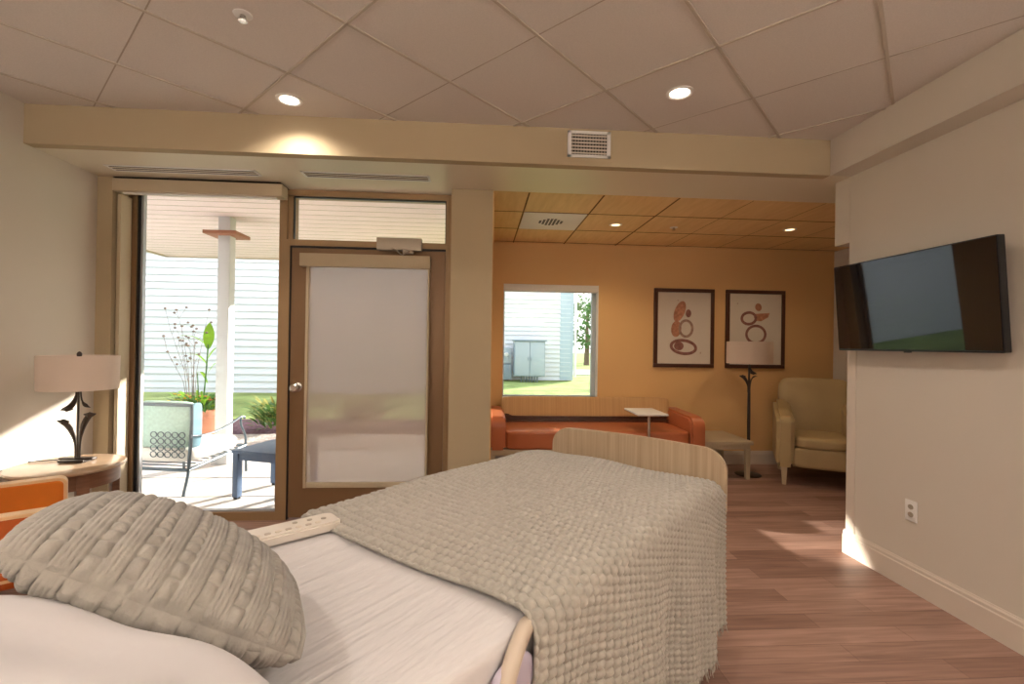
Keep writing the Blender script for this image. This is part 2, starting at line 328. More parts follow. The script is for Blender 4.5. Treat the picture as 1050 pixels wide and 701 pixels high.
# nook ceiling of maple tiles
S('ceiling_nook', M['maple'], MB().box(.02, XN+.2, 3.64, YB+.2, ZS, ZS+.1), smooth=False)
g = MB()
for x in (.365, .955, 1.565, ): g.box(x-.006, x+.006, 3.65, YB, ZS-.003, ZS+.01)
for y in (4.18, 4.79, 5.40): g.box(.08, XN, y-.005, y+.005, ZS-.0025, ZS+.01)
for x in (2.175, 2.785, 3.395, 4.0): g.box(x-.002, x+.002, 3.65, YB, ZS-.001, ZS+.01)
S('trim_6', M['mapleline'], g, smooth=False)
# window wall (recessed frame behind it), column, nook walls
S('wall_window', M['khaki'], MB().box(XL, -2.685, YW, 3.95, 0, ZS), smooth=False)
LY0, LY1, LZ0, LZ1 = 4.12, 5.30, .60, 2.09
mb = MB(); mb.box(-.233, .083, YW, LY0, 0, ZS); mb.box(-.06, .083, LY1, 5.66, 0, ZS); mb.box(-.06, .083, LY0, LY1, 0, LZ0); mb.box(-.06, .083, LY0, LY1, LZ1, ZS)
S('wall_column', M['khaki'], mb, smooth=False)
mb = MB(); mb.box(.083, .093, YW+.03, LY0, 0, ZS); mb.box(.083, .093, LY1, YB, 0, ZS); mb.box(.083, .093, LY0, LY1, 0, LZ0); mb.box(.083, .093, LY0, LY1, LZ1, ZS)
S('wall_nook_left', M['orange'], mb, smooth=False)
mb = MB(); WX0, WX1, WZ0, WZ1 = .262, 1.375, .778, 2.09
mb.box(.08, WX0, YB, YB+.2, 0, ZS); mb.box(WX1, XN+.2, YB, YB+.2, 0, ZS); mb.box(WX0, WX1, YB, YB+.2, 0, WZ0); mb.box(WX0, WX1, YB, YB+.2, WZ1, ZS)
S('wall_back', M['orange'], mb, smooth=False)
S('wall_nook_right', M['wall'], MB().box(XN, XN+.2, 2.2, YB, 0, ZS), smooth=False)
S('wall_passage', M['wall'], MB().box(XR+.14, XN+.2, 2.1, 2.2, 0, ZS), smooth=False)
S('ceiling_passage', M['white'], MB().box(XR+.14, XN+.2, 2.1, 3.06, ZS, ZS+.1), smooth=False)
# baseboards with a stepped top
def baseboard(name, x0, x1, y0, y1, side):
    b = MB(); h = .158; t = .016
    if side == 'xr': b.prism([(0, 0), (-t, 0), (-t, h-.035), (-t*.7, h-.03), (-t*.7, h-.014), (-t*.35, h-.005), (-t*.3, h), (0, h)], y0, y1, 'y', M4=Matrix.Translation((x0, 0, 0)))
    elif side == 'xl': b.prism([(0, 0), (t, 0), (t, h-.035), (t*.7, h-.03), (t*.7, h-.014), (t*.35, h-.005), (t*.3, h), (0, h)], y0, y1, 'y', M4=Matrix.Translation((x0, 0, 0)))
    else: b.prism([(0, 0), (-t, 0), (-t, h-.035), (-t*.7, h-.03), (-t*.7, h-.014), (-t*.35, h-.005), (-t*.3, h), (0, h)], x0, x1, 'x', M4=Matrix.Translation((0, y0, 0)))
    return S(name, M['base'], b, ang=20)
baseboard('baseboard_right', XR, 0, YBK, 3.086, 'xr')
baseboard('baseboard_left', XL, 0, YBK, YW, 'xl')
baseboard('baseboard_back', .093, XN, YB, 0, 'y')
baseboard('baseboard_nook', XN, 0, 2.2, YB, 'xr')
S('baseboard_end', M['base'], MB().box(XR-.002, XR+.14, 3.071, 3.087, 0, .158, .003), smooth=True)
S('baseboard_column', M['base'], MB().box(-.235, .098, YW-.015, YW, 0, .155, .003).box(.093, .108, YW, YB-.02, 0, .155, .003), smooth=True)
S('trim_7', M['base'], MB().box(XR-.004, XR, 2.998, 3.074, .158, 1.375, .0015).box(XR-.004, XR+.08, 3.070, 3.074, .158, 1.375, .0015), smooth=False)

# ------------------------------------------------------------------ tall window (window_1), transom and bronze door
YF = 3.78
w1 = setting('window_1')
mb = MB()
mb.box(-2.685, -2.62, YF, YF+.10, 0, ZS); mb.box(-1.570, -1.512, YF, YF+.12, 0, ZS)
mb.box(-2.62, -1.570, YF, YF+.10, 0, .062); mb.box(-2.62, -1.570, YF, YF+.10, 2.512, ZS)
mb.build('window_frame', M['bronze2'], w1, False)
mb = MB(); mb.box(-2.66, -2.618, YF-.012, YF-.002, .06, 2.50); mb.build('dark_gasket', M['bronze'], w1, False)
mb = MB(); mb.box(-2.6195, -2.606, YF+.004, YF+.03, .062, 2.512); mb.build('rubber_seal', M['black'], w1, False)
mb = MB(); mb.box(-2.6055, -2.588, YF+.02, YF+.05, .062, 2.512); mb.box(-2.588, -1.571, YF+.02, YF+.05, .062, .076); mb.build('metal_spacer', M['alu'], w1, False)
MB().box(-2.588, -1.571, YF+.045, YF+.049, .076, 2.512).build('window_pane', M['glass'], w1, False)
MB().box(-2.685, -1.50, YW, YF, ZS-.004, ZS).build('window_pocket', M['dark'], w1, False)
MB().box(-2.672, -2.645, YW+.03, YF-.02, 0, 2.45, .003).build('side_channel', M['cassette'], w1, False)
w2 = setting('window_2')
mb = MB(); mb.box(-1.512, -.233, YF, YF+.12, 2.525, ZS); mb.box(-1.512, -.233, YF, YF+.12, 2.135, 2.182); mb.box(-.285, -.233, YF, YF+.12, 2.182, 2.525); mb.box(-1.512, -1.47, YF+.02, YF+.12, 2.182, 2.525)
mb.build('window_frame', M['bronze2'], w2, False)
mb = MB(); mb.box(-1.475, -1.468, YF+.02, YF+.05, 2.182, 2.525); mb.box(-1.468, -.29, YF+.02, YF+.05, 2.517, 2.525); mb.box(-.292, -.285, YF+.02, YF+.05, 2.182, 2.525); mb.build('rubber_seal', M['black'], w2, False)
MB().box(-1.47, -.285, YF+.045, YF+.05, 2.182, 2.525).build('window_pane', M['glass'], w2, False)
d1 = setting('door_1')
mb = MB(); mb.box(-1.512, -1.488, YF, YF+.12, 0, 2.135); mb.box(-.285, -.233, YF, YF+.12, 0, 2.135); mb.box(-1.488, -.285, YF+.03, YF+.12, 2.128, 2.135)
mb.build('door_frame', M['bronze2'], d1, False)
MB().box(-1.488, -1.480, YF+.005, YF+.04, 0, 2.128).box(-1.488, -.285, YF+.004, YF+.04, 2.12, 2.135).build('door_seal', M['black'], d1, False)
mb = MB(); ys0, ys1 = YF+.02, YF+.064
mb.box(-1.480, -1.345, ys0, ys1, .012, 2.12); mb.box(-.43, -.288, ys0, ys1, .012, 2.12); mb.box(-1.345, -.43, ys0, ys1, .012, .25); mb.box(-1.345, -.43, ys0, ys1, 2.0, 2.12)
slab = mb.build('door_slab', M['bronze'], d1, False)
MB().box(-1.345, -.43, YF+.04, YF+.045, .25, 2.0).build('door_glass', M['glass'], d1, False)
k = MB(); My = Matrix.Translation((-1.42, ys0, 1.03)) @ Matrix.Rotation(PI/2, 4, 'X') @ Matrix.Scale(1.2, 4)
k.lathe([(.031, 0), (.031, .006), (.014, .010), (.012, .030), (.022, .038), (.029, .050), (.028, .062), (.018, .070)], seg=28, M4=My)
k.build('door_knob', M['chrome'], d1)
MB().box(-.815, -.468, YF-.055, YF, 2.11, 2.206, .006).build('door_closer', M['grey'], d1)
MB().tube([(-.70, YF-.045, 2.135), (-.62, YF-.10, 2.07), (-.60, YF-.11, 2.06)], .008, 8, flat=.6).tube([(-.60, YF-.11, 2.065), (-.56, YF-.06, 2.10), (-.72, YF-.03, 2.15)], .008, 8, flat=.6).box(-.615, -.53, YF-.06, YF-.03, 2.085, 2.108, .003).build('closer_arm', M['grey'], d1)
# roller shades
t = thing('roller_shade', 'khaki roller shade cassette above the tall clear window, shade fully raised', 'shade', (-2.085, YW, 2.46))
MB().box(-.598, .60, -.012, .10, .004, .095, .006).build('cassette', M['cassette'], t)
MB().box(-.545, .545, .02, .045, -.006, .004, .002).build('hem_bar', M['white'], t)
t = thing('roller_shade', 'lowered translucent beige roller shade mounted on the bronze door', 'shade', (-.9, YF, 1.97))
MB().box(-.498, .50, -.05, .018, 0, .10, .006).build('cassette', M['cassette'], t)
MB().box(-.435, .485, -.018, -.0165, -1.69, 0.01).build('shade_fabric', M['screen'], t, False)
MB().box(-.438, .488, -.026, -.010, -1.715, -1.672, .004).build('hem_bar', M['cassette'], t)
MB().box(-.452, -.430, -.03, .018, -1.715, .0, .003).build('side_channel', M['cassette'], t); MB().box(.482, .494, -.03, .018, -1.715, .0, .003).build('side_channel', M['cassette'], t)
# nook window
w3 = setting('window_3')
mb = MB(); y0 = YB+.09
mb.box(WX0, WX0+.018, y0, y0+.06, WZ0, WZ1); mb.box(WX1-.055, WX1, y0, y0+.06, WZ0, WZ1); mb.box(WX0, WX1, y0, y0+.06, WZ0, WZ0+.015); mb.box(WX0, WX1, y0, y0+.06, WZ1-.02, WZ1)
mb.build('window_frame', M['utility'], w3, False)
MB().box(WX0, WX1, YB-.012, y0, WZ0-.012, WZ0+.002, .002).box(WX1-.008, WX1, YB-.006, y0, WZ0, WZ1, .001).box(WX0, WX0+.006, YB-.006, y0, WZ0, WZ1, .001).build('window_sill', M['white'], w3)
MB().box(WX0, WX1, y0+.02, y0+.025, WZ0, WZ1).build('window_pane', M['glass'], w3, False)
t = thing('roller_shade', 'small white roller shade cassette at top of the orange nook window', 'shade', ((WX0+WX1)/2, YB, WZ1-.075))
MB().box(-.552, .555, .0, .07, 0, .074, .006).build('cassette', M['white'], t); MB().box(-.54, .54, .025, .04, -.014, 0, .002).build('hem_bar', M['white'], t)

w4 = setting('window_4')
mb = MB()
for a, b_, c_, d_ in ((LY0, LY0+.03, LZ0, LZ1), (LY1-.03, LY1, LZ0, LZ1), (LY0, LY1, LZ0, LZ0+.03), (LY0, LY1, LZ1-.03, LZ1)): mb.box(-.05, .0, a, b_, c_, d_)
mb.build('window_frame', M['bronze2'], w4, False)
MB().box(-.03, -.026, LY0, LY1, LZ0, LZ1).build('window_pane', M['glass'], w4, False)
# unseen fill lights added behind the camera to brighten the room off the ceiling
def fill_wall_light(x, y, z, rz, label, L=1.2):
    t = thing('fill_wall_light', label, 'fill light', (x, y, z), rz)
    MB().box(-L/2, L/2, .0, .10, -.06, .05, .01).build('housing', M['white'], t); MB().box(-L/2+.02, L/2-.02, .012, .09, .05, .053).build('lens', M['downlens'], t)
    l = bpy.data.lights.new('fill_wall_light_lamp', 'AREA'); l.shape = 'RECTANGLE'; l.size = L-.05; l.size_y = .08; l.energy = UPL; l.color = (1.0, .93, .86)
    o = bpy.data.objects.new('fill_wall_light_lamp', l); COL.objects.link(o); o.parent = t; o.location = (0, .052, .06); o.rotation_euler = (PI, 0, 0)
fill_wall_light(XL, -.7, 1.85, -PI/2, 'long white fill light added on the left wall behind the bed')
fill_wall_light(-.6, YBK, 1.95, 0, 'long white fill light added on the rear wall')
fill_wall_light(1.2, YBK, 1.95, 0, 'long white fill light added on the rear wall near the right corner')
fill_wall_light(XR, -.9, 1.95, PI/2, 'long white fill light added on the right wall behind the camera')

# ------------------------------------------------------------------ ceiling fixtures
def downlight(x, y, z, label, lens, power, col, r=.052, spot=PI*.80, group=None, name='downlight'):
    t = thing(name, label, 'ceiling light', (x, y, z), 0, group)
    MB().lathe([(r+.022, 0), (r+.022, -.005), (r+.010, -.008), (r, -.002), (r, .0)], cap=False, seg=36).build('trim_ring', M['white'], t)
    MB().lathe([(r, -.0035), (r*.5, -.0045), (.001, -.005)], cap=False, seg=36).build('lens', lens, t)
    l = bpy.data.lights.new('downlight_lamp', 'SPOT'); l.energy = power; l.color = col; l.spot_size = spot; l.spot_blend = .75; l.shadow_soft_size = r*.9
    o = bpy.data.objects.new('downlight_lamp', l); COL.objects.link(o); o.parent = t; o.location = (0, 0, -.02)
    return t
LC = (1.0, .89, .77)
downlight(-1.143, 2.86, ZC, 'lit round downlight in the tile ceiling above the tall window', M['downlens'], DOWN, LC)
downlight(1.094, 2.571, ZC, 'lit round downlight in the tile ceiling near the square air vent', M['downlens'], DOWN, LC)
for (x, y) in ((-1.6, .6), (1.3, .5), (-1.2, -1.4), (1.2, -1.5)):  # out-of-view downlights added to lift the room's brightness
    downlight(x, y, ZC, 'round fill downlight added in the tile ceiling behind the camera', M['downlens'], DOWN*1.5, LC, group='added fill downlights behind the camera')
NC = (1.0, .76, .48)
for (x, y, lb, p) in ((1.30, 4.52, 'small lit downlight in the maple nook ceiling beside the air diffuser', NOOK), (3.05, 4.49, 'dim downlight in the maple nook ceiling nearest the recliner', NOOK*.4)):
    downlight(x, y, ZS, lb, M['warmlens'], p, NC, r=.04)
# sprinklers
def sprinkler(x, y, z, label):
    t = thing('sprinkler', label, 'sprinkler', (x, y, z)); t.scale = (.78, .78, .6)
    MB().lathe([(.050, 0), (.048, -.006), (.030, -.010), (.016, -.010)], cap=False, seg=32).build('escutcheon', M['white'], t)
    MB().lathe([(.012, -.004), (.010, -.030), (.006, -.032), (.004, -.042), (.004, -.046)], seg=16).tube([(-.014, 0, -.012), (-.016, 0, -.030), (0, 0, -.044)], .0025, 6).tube([(.014, 0, -.012), (.016, 0, -.030), (0, 0, -.044)], .0025, 6).build('sprinkler_body', M['chrome'], t)
    mb = MB(); mb.lathe([(.022, -.046), (.022, -.048), (.004, -.049)], seg=24)
    for k_ in range(10):
        a = 2*PI*k_/10; mb.box(.018, .028, -.002, .002, -.048, -.046, M4=Matrix.Rotation(a, 4, 'Z'))
    mb.build('deflector', M['chrome'], t)
sprinkler(-1.055, 2.131, ZC, 'chrome sprinkler head in the tile ceiling, upper left of the room')
sprinkler(1.895, 4.553, ZS, 'small dark sprinkler head in the maple nook ceiling')
# square air vent on the bulkhead
t = thing('air_vent', 'white square air vent grille on the khaki bulkhead', 'vent', (.694, 3.061, 2.708))
mb = MB(); mb.box(-.143, .143, -.012, -.001, .068, .086, .002).box(-.143, .143, -.012, -.001, -.088, -.070, .002).box(-.143, -.118, -.012, -.001, -.088, .086, .002).box(.118, .143, -.012, -.001, -.088, .086, .002)
mb.build('frame', M['white'], t); MB().box(-.12, .12, -.002, -.001, -.072, .070).build('backing', M['dark'], t, False)
mb = MB()
for k_ in range(6): mb.box(-.118, .118, -.010, -.003, -.062+k_*.0225, -.054+k_*.0225, M4=None)
for k_ in range(12): mb.box(-.112+k_*.0195, -.1085+k_*.0195, -.006, -.002, -.07, .068)
mb.build('louvre', M['grille'], t, False)
# linear slot diffusers in the soffit
def slot(x0, x1, yc, label):
    t = thing('slot_diffuser', label, 'vent', ((x0+x1)/2, yc, ZS), 0); L = (x1-x0)/2; w_ = .058
    mb = MB()
    for a, b in ((-w_, -w_+.014), (w_-.014, w_)): mb.box(-L, L, a, b, -.005, .001, .0015)
    mb.box(-L, -L+.016, -w_, w_, -.005, .001, .0015).box(L-.016, L, -w_, w_, -.005, .001, .0015)
    mb.build('frame', M['white'], t); MB().box(-L+.01, L-.01, -w_+.01, w_-.01, -.0012, -.0002).build('backing', M['dark'], t, False)
    mb = MB()
    for y in (-.017, .017): mb.box(-L+.014, L-.014, y-.007, y+.007, -.0045, -.001, .0015)
    mb.build('blade', M['grille'], t)
slot(-2.575, -1.575, 3.44, 'long slot diffuser in the soffit above the tall window')
slot(-1.265, -.375, 3.42, 'long slot diffuser in the soffit above the bronze door')
# nook ceiling diffuser
t = thing('ceiling_diffuser', 'white square perforated air diffuser panel in the maple ceiling', 'vent', (.66, 4.485, ZS))
MB().box(-.285, .285, -.295, .295, -.006, .0, .002).build('panel', M['white'], t)
mb = MB()
for i in range(7):
    for j in range(7):
        if abs(i-3)+abs(j-3) <= 4: mb.box(-.118+.034*i, -.096+.034*i, -.118+.034*j, -.096+.034*j, -.0075, -.006)
mb.build('perforation', M['dark'], t, False)

# ------------------------------------------------------------------ bed
BA = math.radians(42); Av = Vector((math.sin(BA), math.cos(BA), 0)); Wv = Vector((math.cos(BA), -math.sin(BA), 0))
def bw(a, w, z=0): v = Av*a+Wv*w; return (v.x, v.y, z)
BW = -1.11
bed = thing('hospital_bed', 'adjustable hospital bed with pale oak footboard and white sheet', 'bed', bw(1.3, BW), -BA)
# local: x = w - BW, y = a - 1.3
def mattress(q):
    return q
mb = MB(); mb.soft((0, -.10, .668), (.955, 2.42, .20), p=10, n=24)
def foot_sag(y): return .058*min(1.3, max(0, (y-.78)/.34))**1.6
for v in mb.bm.verts:
    if v.co.z > .70: v.co.z -= foot_sag(v.co.y)
mb.build('mattress', M['sheet'], bed, ang=60)
mb = MB(); mb.box(-.45, .45, -1.25, 1.12, .44, .56, .01).box(-.38, .38, -1.0, .9, .30, .44, .01).box(-.40, .40, -1.05, -.9, .10, .34, .01).box(-.40, .40, .75, .9, .10, .34, .01).box(-.05, .05, -.9, .75, .16, .24, .01)
mb.build('bed_frame', M['bedframe'], bed)
for x in (-.36, .36):
    for y in (-.97, .83):
        c_ = MB(); c_.lathe([(.055, -.014), (.062, -.008), (.062, .008), (.055, .014)], seg=24, M4=Matrix.Translation((x, y, .062)) @ Matrix.Rotation(PI/2, 4, 'Y')).box(x-.02, x+.02, y-.02, y+.02, .06, .14, .004)
        c_.build('caster', M['bedgrey'], bed)
def board(y0, y1, z0, z1, x0, x1, r, name):
    n = 12; pts = []
    pts += [(x0+.03, z0), (x1-.03, z0), (x1, z0+.05)]
    for k_ in range(n+1):
        a = PI/2*k_/n; pts.append((x1-r+r*math.cos(a), z1-r*.9+r*.9*math.sin(a)))
    for k_ in range(1, 8):
        f = k_/8; pts.append((x1-r+(x0-x1+2*r)*f, z1+.010*math.sin(PI*f)))
    for k_ in range(n+1):
        a = PI/2+PI/2*k_/n; pts.append((x0+r+r*math.cos(a), z1-r*.9+r*.9*math.sin(a)))
    pts.append((x0, z0+.05))
    o = MB().prism(pts, y0, y1, 'y', bev=.004).build(name, M['board'], bed, ang=30)
    return pts
p_ = board(1.175, 1.203, .53, .885, -.505, .512, .12, 'footboard')
board(-1.375, -1.347, .50, .92, -.50, .50, .12, 'headboard')
for x in (-.37, .37): MB().box(x-.03, x+.03, 1.10, 1.178, .45, .60, .005).build('board_bracket', M['bedframe'], bed)
# stowed assist rail loop at the right side
def bez(p0, p1, p2, p3, n=14):
    return [tuple((1-t)**3*p0[i]+3*(1-t)**2*t*p1[i]+3*(1-t)*t*t*p2[i]+t**3*p3[i] for i in range(3)) for t in [k/n for k in range(n+1)]]
rail = bez((.515, -.62, .40), (.515, -.60, .62), (.515, -.53, .755), (.485, -.44, .757)) + [(.47, -.38, .745), (.46, -.3, .70)]
MB().tube(rail, .019, 14).build('side_rail', M['bedframe'], bed)
MB().soft((.495, -.50, .665), (.03, .14, .11), p=3, n=8).build('rail_pad', M['bedpurple'], bed)
MB().tube(bez((.517, -.60, .62), (.519, -.56, .575), (.519, -.50, .57), (.515, -.46, .60)), .012, 8, flat=1.3).build('strap', M['bedgrey'], bed)
MB().box(.47, .505, -.66, -.2, .40, .60, .01).build('side_panel', M['bedframe'], bed)

# waffle throw: folded over the mattress, hanging on both sides
TA0, TA1 = .86, 2.435
xl, xr, zt, rr = -.512, .508, .783, .055
HL, HR = .40, .715
segs = [('v', HL-rr), ('arcL', PI/2*rr), ('h', xr-xl-2*rr), ('arcR', PI/2*rr), ('v2', HR-rr)]
TOT = sum(l for _, l in segs)
def prof(s_):
    for kd, l in segs:
        if s_ <= l+1e-9 or kd == 'v2':
            if kd == 'v': return xl, zt-rr-(l-s_), -1, 0
            if kd == 'arcL': a = s_/rr; return xl+rr-rr*math.cos(a), zt-rr+rr*math.sin(a), -math.cos(a), math.sin(a)
            if kd == 'h': return xl+rr+s_, zt, 0, 1
            if kd == 'arcR': a = s_/rr; return xr-rr+rr*math.sin(a), zt-rr+rr*math.cos(a), math.sin(a), math.cos(a)
            return xr, zt-rr-s_, 1, 0
        s_ -= l
def knit(a, s_):
    u = a/.036; i = math.floor(u); fu = u-i
    v = s_/.0245+(.5 if i % 2 else 0); fv = v-math.floor(v)
    gu = 1-abs(2*fu-1)**4; gv = 1-abs(2*fv-1)**2.5
    return .0165*gu*(.45+.55*gv)
def throw_pt(u, v):
    a = TA0+(TA1-TA0)*u; s_ = TOT*v
    x, z, nx, nz = prof(s_)
    h = knit(a, s_)
    drop = max(0, (zt-rr-z))/.7 if nx else 0
    # folds on the hanging sides, soft sag on top
    if nx > .5:
        wave = (.030*math.sin(a*9.5+1.0)+.014*math.sin(a*21+.5))*min(1, drop*1.6)
        x += wave*.8+.022*drop; z += 0
        a += .02*drop*math.sin(a*5)+ (-.0)*(1-u)*drop
    elif nx < -.5:
        x -= .012*math.sin(a*11)*drop
    if nz <= .3: z -= foot_sag(a-1.3)*max(0, 1-drop*2)
    if nz > .3:
        z += nz*(.004*math.sin(a*7+x*5)+.003*math.sin(x*13-a*4)+.012*math.exp(-((a-2.30)/.10)**2-((x+.02)/.22)**2))
        z -= foot_sag(a-1.3)
    zz = z+nz*h; xx = x+nx*h
    e = .012*math.sin(s_*6)*(1-u)
    if u > .985 and nz > .3: zz -= .02*(u-.985)/.015
    return (xx, a+e-1.3, zz)
th = MB(); th.grid(throw_pt, 390, 540)
thr = th.build('throw_blanket', M['throw'], None, ang=80)
thr.location = bw(1.3, BW); thr.rotation_euler = (0, 0, -BA)
sol = thr.modifiers.new('thick', 'SOLIDIFY'); sol.thickness = .010; sol.offset = -1
tag(thr, 'grey beige waffle knit throw blanket spread over foot of the bed', 'blanket')
fr = MB()
for i in range(200):
    u = i/199; x, y, z = throw_pt(u, .9995); dx, dy = random.uniform(-.012, .014), random.uniform(-.012, .012); L = random.uniform(.022, .040)
    L = min(L, z-.003)
    fr.tube([(x-.004, y, z+.004), (x-.004+dx*.5, y+dy*.5, z-L*.5), (x-.004+dx, y+dy, z-L)], [.0022, .002, .0012], 5)
fo = fr.build('fringe', M['throw'], thr)

# knit cushion and white pillow
def cushion_mesh(size, T, pat, nu=200, pinch=.07, pw=.42, rc_=.15):
    mb = MB()
    for sgn in (1, -1):
        def base(U, V, sgn=sgn):
            k = max(0, (1-U*U))**pw*max(0, (1-V*V))**pw
            x = size[0]/2*U*(1-pinch*(1-V*V)*abs(U))*math.sqrt(1-rc_*V*V); y = size[1]/2*V*(1-pinch*(1-U*U)*abs(V))*math.sqrt(1-rc_*U*U)
            return Vector((x, y, sgn*(T/2)*k)), k
        def f(u, v, sgn=sgn):
            U, V = math.sin(PI/2*(2*u-1)*.999), math.sin(PI/2*(2*v-1)*.999)
            p, k = base(U, V)
            if pat:
                e = .004; a_ = base(min(.9995, U+e), V)[0]-base(max(-.9995, U-e), V)[0]; b_ = base(U, min(.9995, V+e))[0]-base(U, max(-.9995, V-e))[0]
                n_ = a_.cross(b_)*sgn
                if n_.length > 1e-12: p = p+n_.normalized()*pat(p.x, p.y)*min(1, k*7)
            return p
        mb.grid(f, nu, nu)
    bmesh.ops.remove_doubles(mb.bm, verts=mb.bm.verts[:], dist=.0004)
    return mb
def cush_pat(x, y):
    P = .054; u = x/P; i = math.floor(u); fu = u-i
    if fu < .56:   # band of fine cords
        c = fu/.56; return .003+.0028*abs(math.sin(PI*c*4))**.6+.002*math.sin(PI*c)
    c = (fu-.56)/.44; v = y/.023+(.5 if i % 2 else 0); fv = v-math.floor(v)
    return .0085*math.sin(PI*c)**.6*math.sin(PI*fv)**.55
CU = cushion_mesh((.492, .492), .20, lambda x, y: cush_pat(y, x), 300, .04, .5)
cu = CU.build('knit_cushion', M['cushion'], None, ang=80)
CX = Matrix.Translation(bw(.322, -1.057, .946)) @ Matrix.Rotation(math.radians(-69.4), 4, 'Z') @ Matrix.Rotation(math.radians(-32.8), 4, 'X') @ Matrix.Rotation(math.radians(-11.1), 4, 'Y')
cu.matrix_world = CX
tag(cu, 'large grey chunky knit cushion lying on the bed before the white pillow', 'cushion')
wp = cushion_mesh((.85, .46), .22, lambda x, y: .006*math.sin(x*23+y*9)+.005*math.sin(y*31-x*11), 60).build('white_pillow', M['pillowcase'], None, ang=80)
wp.matrix_world = Matrix.Translation(bw(-.001, -.915, .943)) @ Matrix.Rotation(math.radians(-18.7), 4, 'Z') @ Matrix.Rotation(math.radians(-17.7), 4, 'X')
tag(wp, 'plain white pillow at the head of the bed in the near left corner', 'pillow')

# bed hand control
t = thing('bed_remote', 'off-white handheld bed remote lying on the sheet beside the throw', 'remote', (-.60, 1.535, .774), math.radians(38))
MB().prism(rrect(-.17, .16, -.052, .052, .03), 0, .030, 'z', bev=.006).build('casing', M['remote'], t)
for i in range(7):
    MB().prism(rrect(-.10+i*.030, -.082+i*.030, -.030, -.016, .005, 4), .0298, .032, 'z').build('button', M['boardedge'] if i % 2 else M['grille'], t)
for (x, y) in ((.115, .0), (.075, .015), (.03, .018)):
    MB().prism(ellipse(x, y, .008, .008, 20), .0298, .032, 'z').build('button', M['grey'], t)

# ------------------------------------------------------------------ table lamp, side table and chair at left
LZ = .62
st = thing('side_table', 'round walnut side table with polished top in the window corner', 'table', (-2.50, 3.06, 0))
MB().lathe([(.265, LZ-.028), (.279, LZ-.022), (.283, LZ-.012), (.279, LZ-.003), (.269, LZ)], seg=64).build('table_top', M['tabletop'], st, ang=25)
mb = MB(); mb.lathe([(.240, LZ-.115), (.250, LZ-.115), (.250, LZ-.028), (.240, LZ-.028), (.240, LZ-.115)], seg=64, cap=False); mb.build('apron', M['tablewood'], st)
for a in (20, 110, 200, 290):
    MB().box(.212, .252, -.03, .03, 0, LZ-.028, .004, M4=Matrix.Rotation(math.radians(a-55), 4, 'Z')).build('leg', M['tablewood'], st)
def leaf_flare(mb, s_, z0, z1, zt_, w1, up=True):
    """calla-like iron flare: thin stem growing into a curled, pointed bell"""
    d = 1 if up else -1
    pts = []; rs = []
    n = 16
    for k_ in range(n+1):
        t_ = k_/n
        x = s_*(.012+w1*t_**3.2); z = z0+(z1-z0)*t_-d*.012*t_**6
        pts.append((x, 0, z)); rs.append(.0045+.026*max(0, t_-.35)**1.5*(1.25-t_)*2.2)
    mb.tube(pts, rs, 14, flat=1.4)
    # pointed lip
    x, z = pts[-1][0], pts[-1][2]
    mb.tube([(x-s_*.035, 0, z+d*.004), (x, 0, z), (x+s_*.022, 0, z+d*.004), (x+s_*.04, 0, z+d*.010)], [.003, .018, .009, .001], 12, flat=1.1)
tl = thing('table_lamp', 'dark iron calla-stem table lamp with linen drum shade on side table', 'lamp', (-2.500, 3.13, LZ))
def lamp_body(H):
    b = MB(); b.box(-.075, .075, -.055, .055, .002, .016, .004); b.box(-.10, .10, -.018, .018, .012, .024, .004)
    b.tube([(0, 0, .02), (0, 0, H)], .0055, 12)
    return b
b = lamp_body(.50); leaf_flare(b, -1, .02, .255, 0, .075); leaf_flare(b, 1, .02, .300, 0, .055); leaf_flare(b, -1, .47, .315, 0, .055, False)
b.tube(bez((.012, 0, .47), (.012, 0, .38), (.02, 0, .35), (.072, 0, .335)), [.0045]*8+[.006, .009, .011, .011, .008, .004, .001], 10)
b.build('stem', M['iron'], tl)
MB().lathe([(.196, .450), (.200, .660)], seg=64, cap=False).build('lamp_shade', M['linen'], tl)
sh = tl.children[-1]; m_ = sh.modifiers.new('th', 'SOLIDIFY'); m_.thickness = .002
MB().lathe([(.012, .655), (.014, .670), (.008, .682), (.001, .686)], seg=16, cap=True).tube([(0, 0, .49), (0, 0, .67)], .004, 8).tube([(-.196, 0, .650), (.196, 0, .650)], .002, 6).tube([(0, -.196, .650), (0, .196, .650)], .002, 6).build('finial', M['iron'], tl)
tag(MB().tube([(-2.55, 3.12, LZ+.004), (-2.63, 3.16, LZ+.004), (-2.70, 3.12, LZ+.004), (-2.76, 3.10, LZ+.004), (-2.784, 3.10, LZ-.05), (-2.784, 3.1, .3)], .003, 8).build('power_cord', M['black']), 'thin dark cord running from the table lamp to the left wall', 'cord')

ac = thing('lounge_chair', 'burnt orange armchair with pale bentwood arm frames, seen at left edge', 'chair', (-2.255, 2.20, 0), math.radians(36))
# local: +x = facing direction, y = width
for (y, mname, nm) in ((.30, 'ochre', 'far'), (-.31, 'ochre_shade', 'near')):
    fr_ = rrect(-.36, .34, .30, .665, .035, 6)
    zz = [(p[0], y, p[1]) for p in fr_]
    b = MB()
    b.prism(rrect(-.36, .34, .395, .665, .035, 6), y-.034, y+.034, 'y', bev=.003)
    arm = b.build('arm_frame', M['bentwood'], ac)
    MB().prism(rrect(-.346, .326, .41, .651, .025, 6), y-.040, y+.040, 'y', bev=.004).build('arm_panel', M[mname], ac)
    for x in (-.31, .30): MB().box(x-.022, x+.022, y-.03, y+.03, 0, .41, .005).build('leg', M['bentwood'], ac)
MB().soft((.02, 0, .40), (.62, .54, .15), p=7, n=8).build('seat', M['ochre_shade'], ac)
MB().soft((-.27, 0, .60), (.12, .54, .46), p=7, n=8, M4=rot(-10, 'Y', (-.27, 0, .4))).build('backrest', M['ochre'], ac)

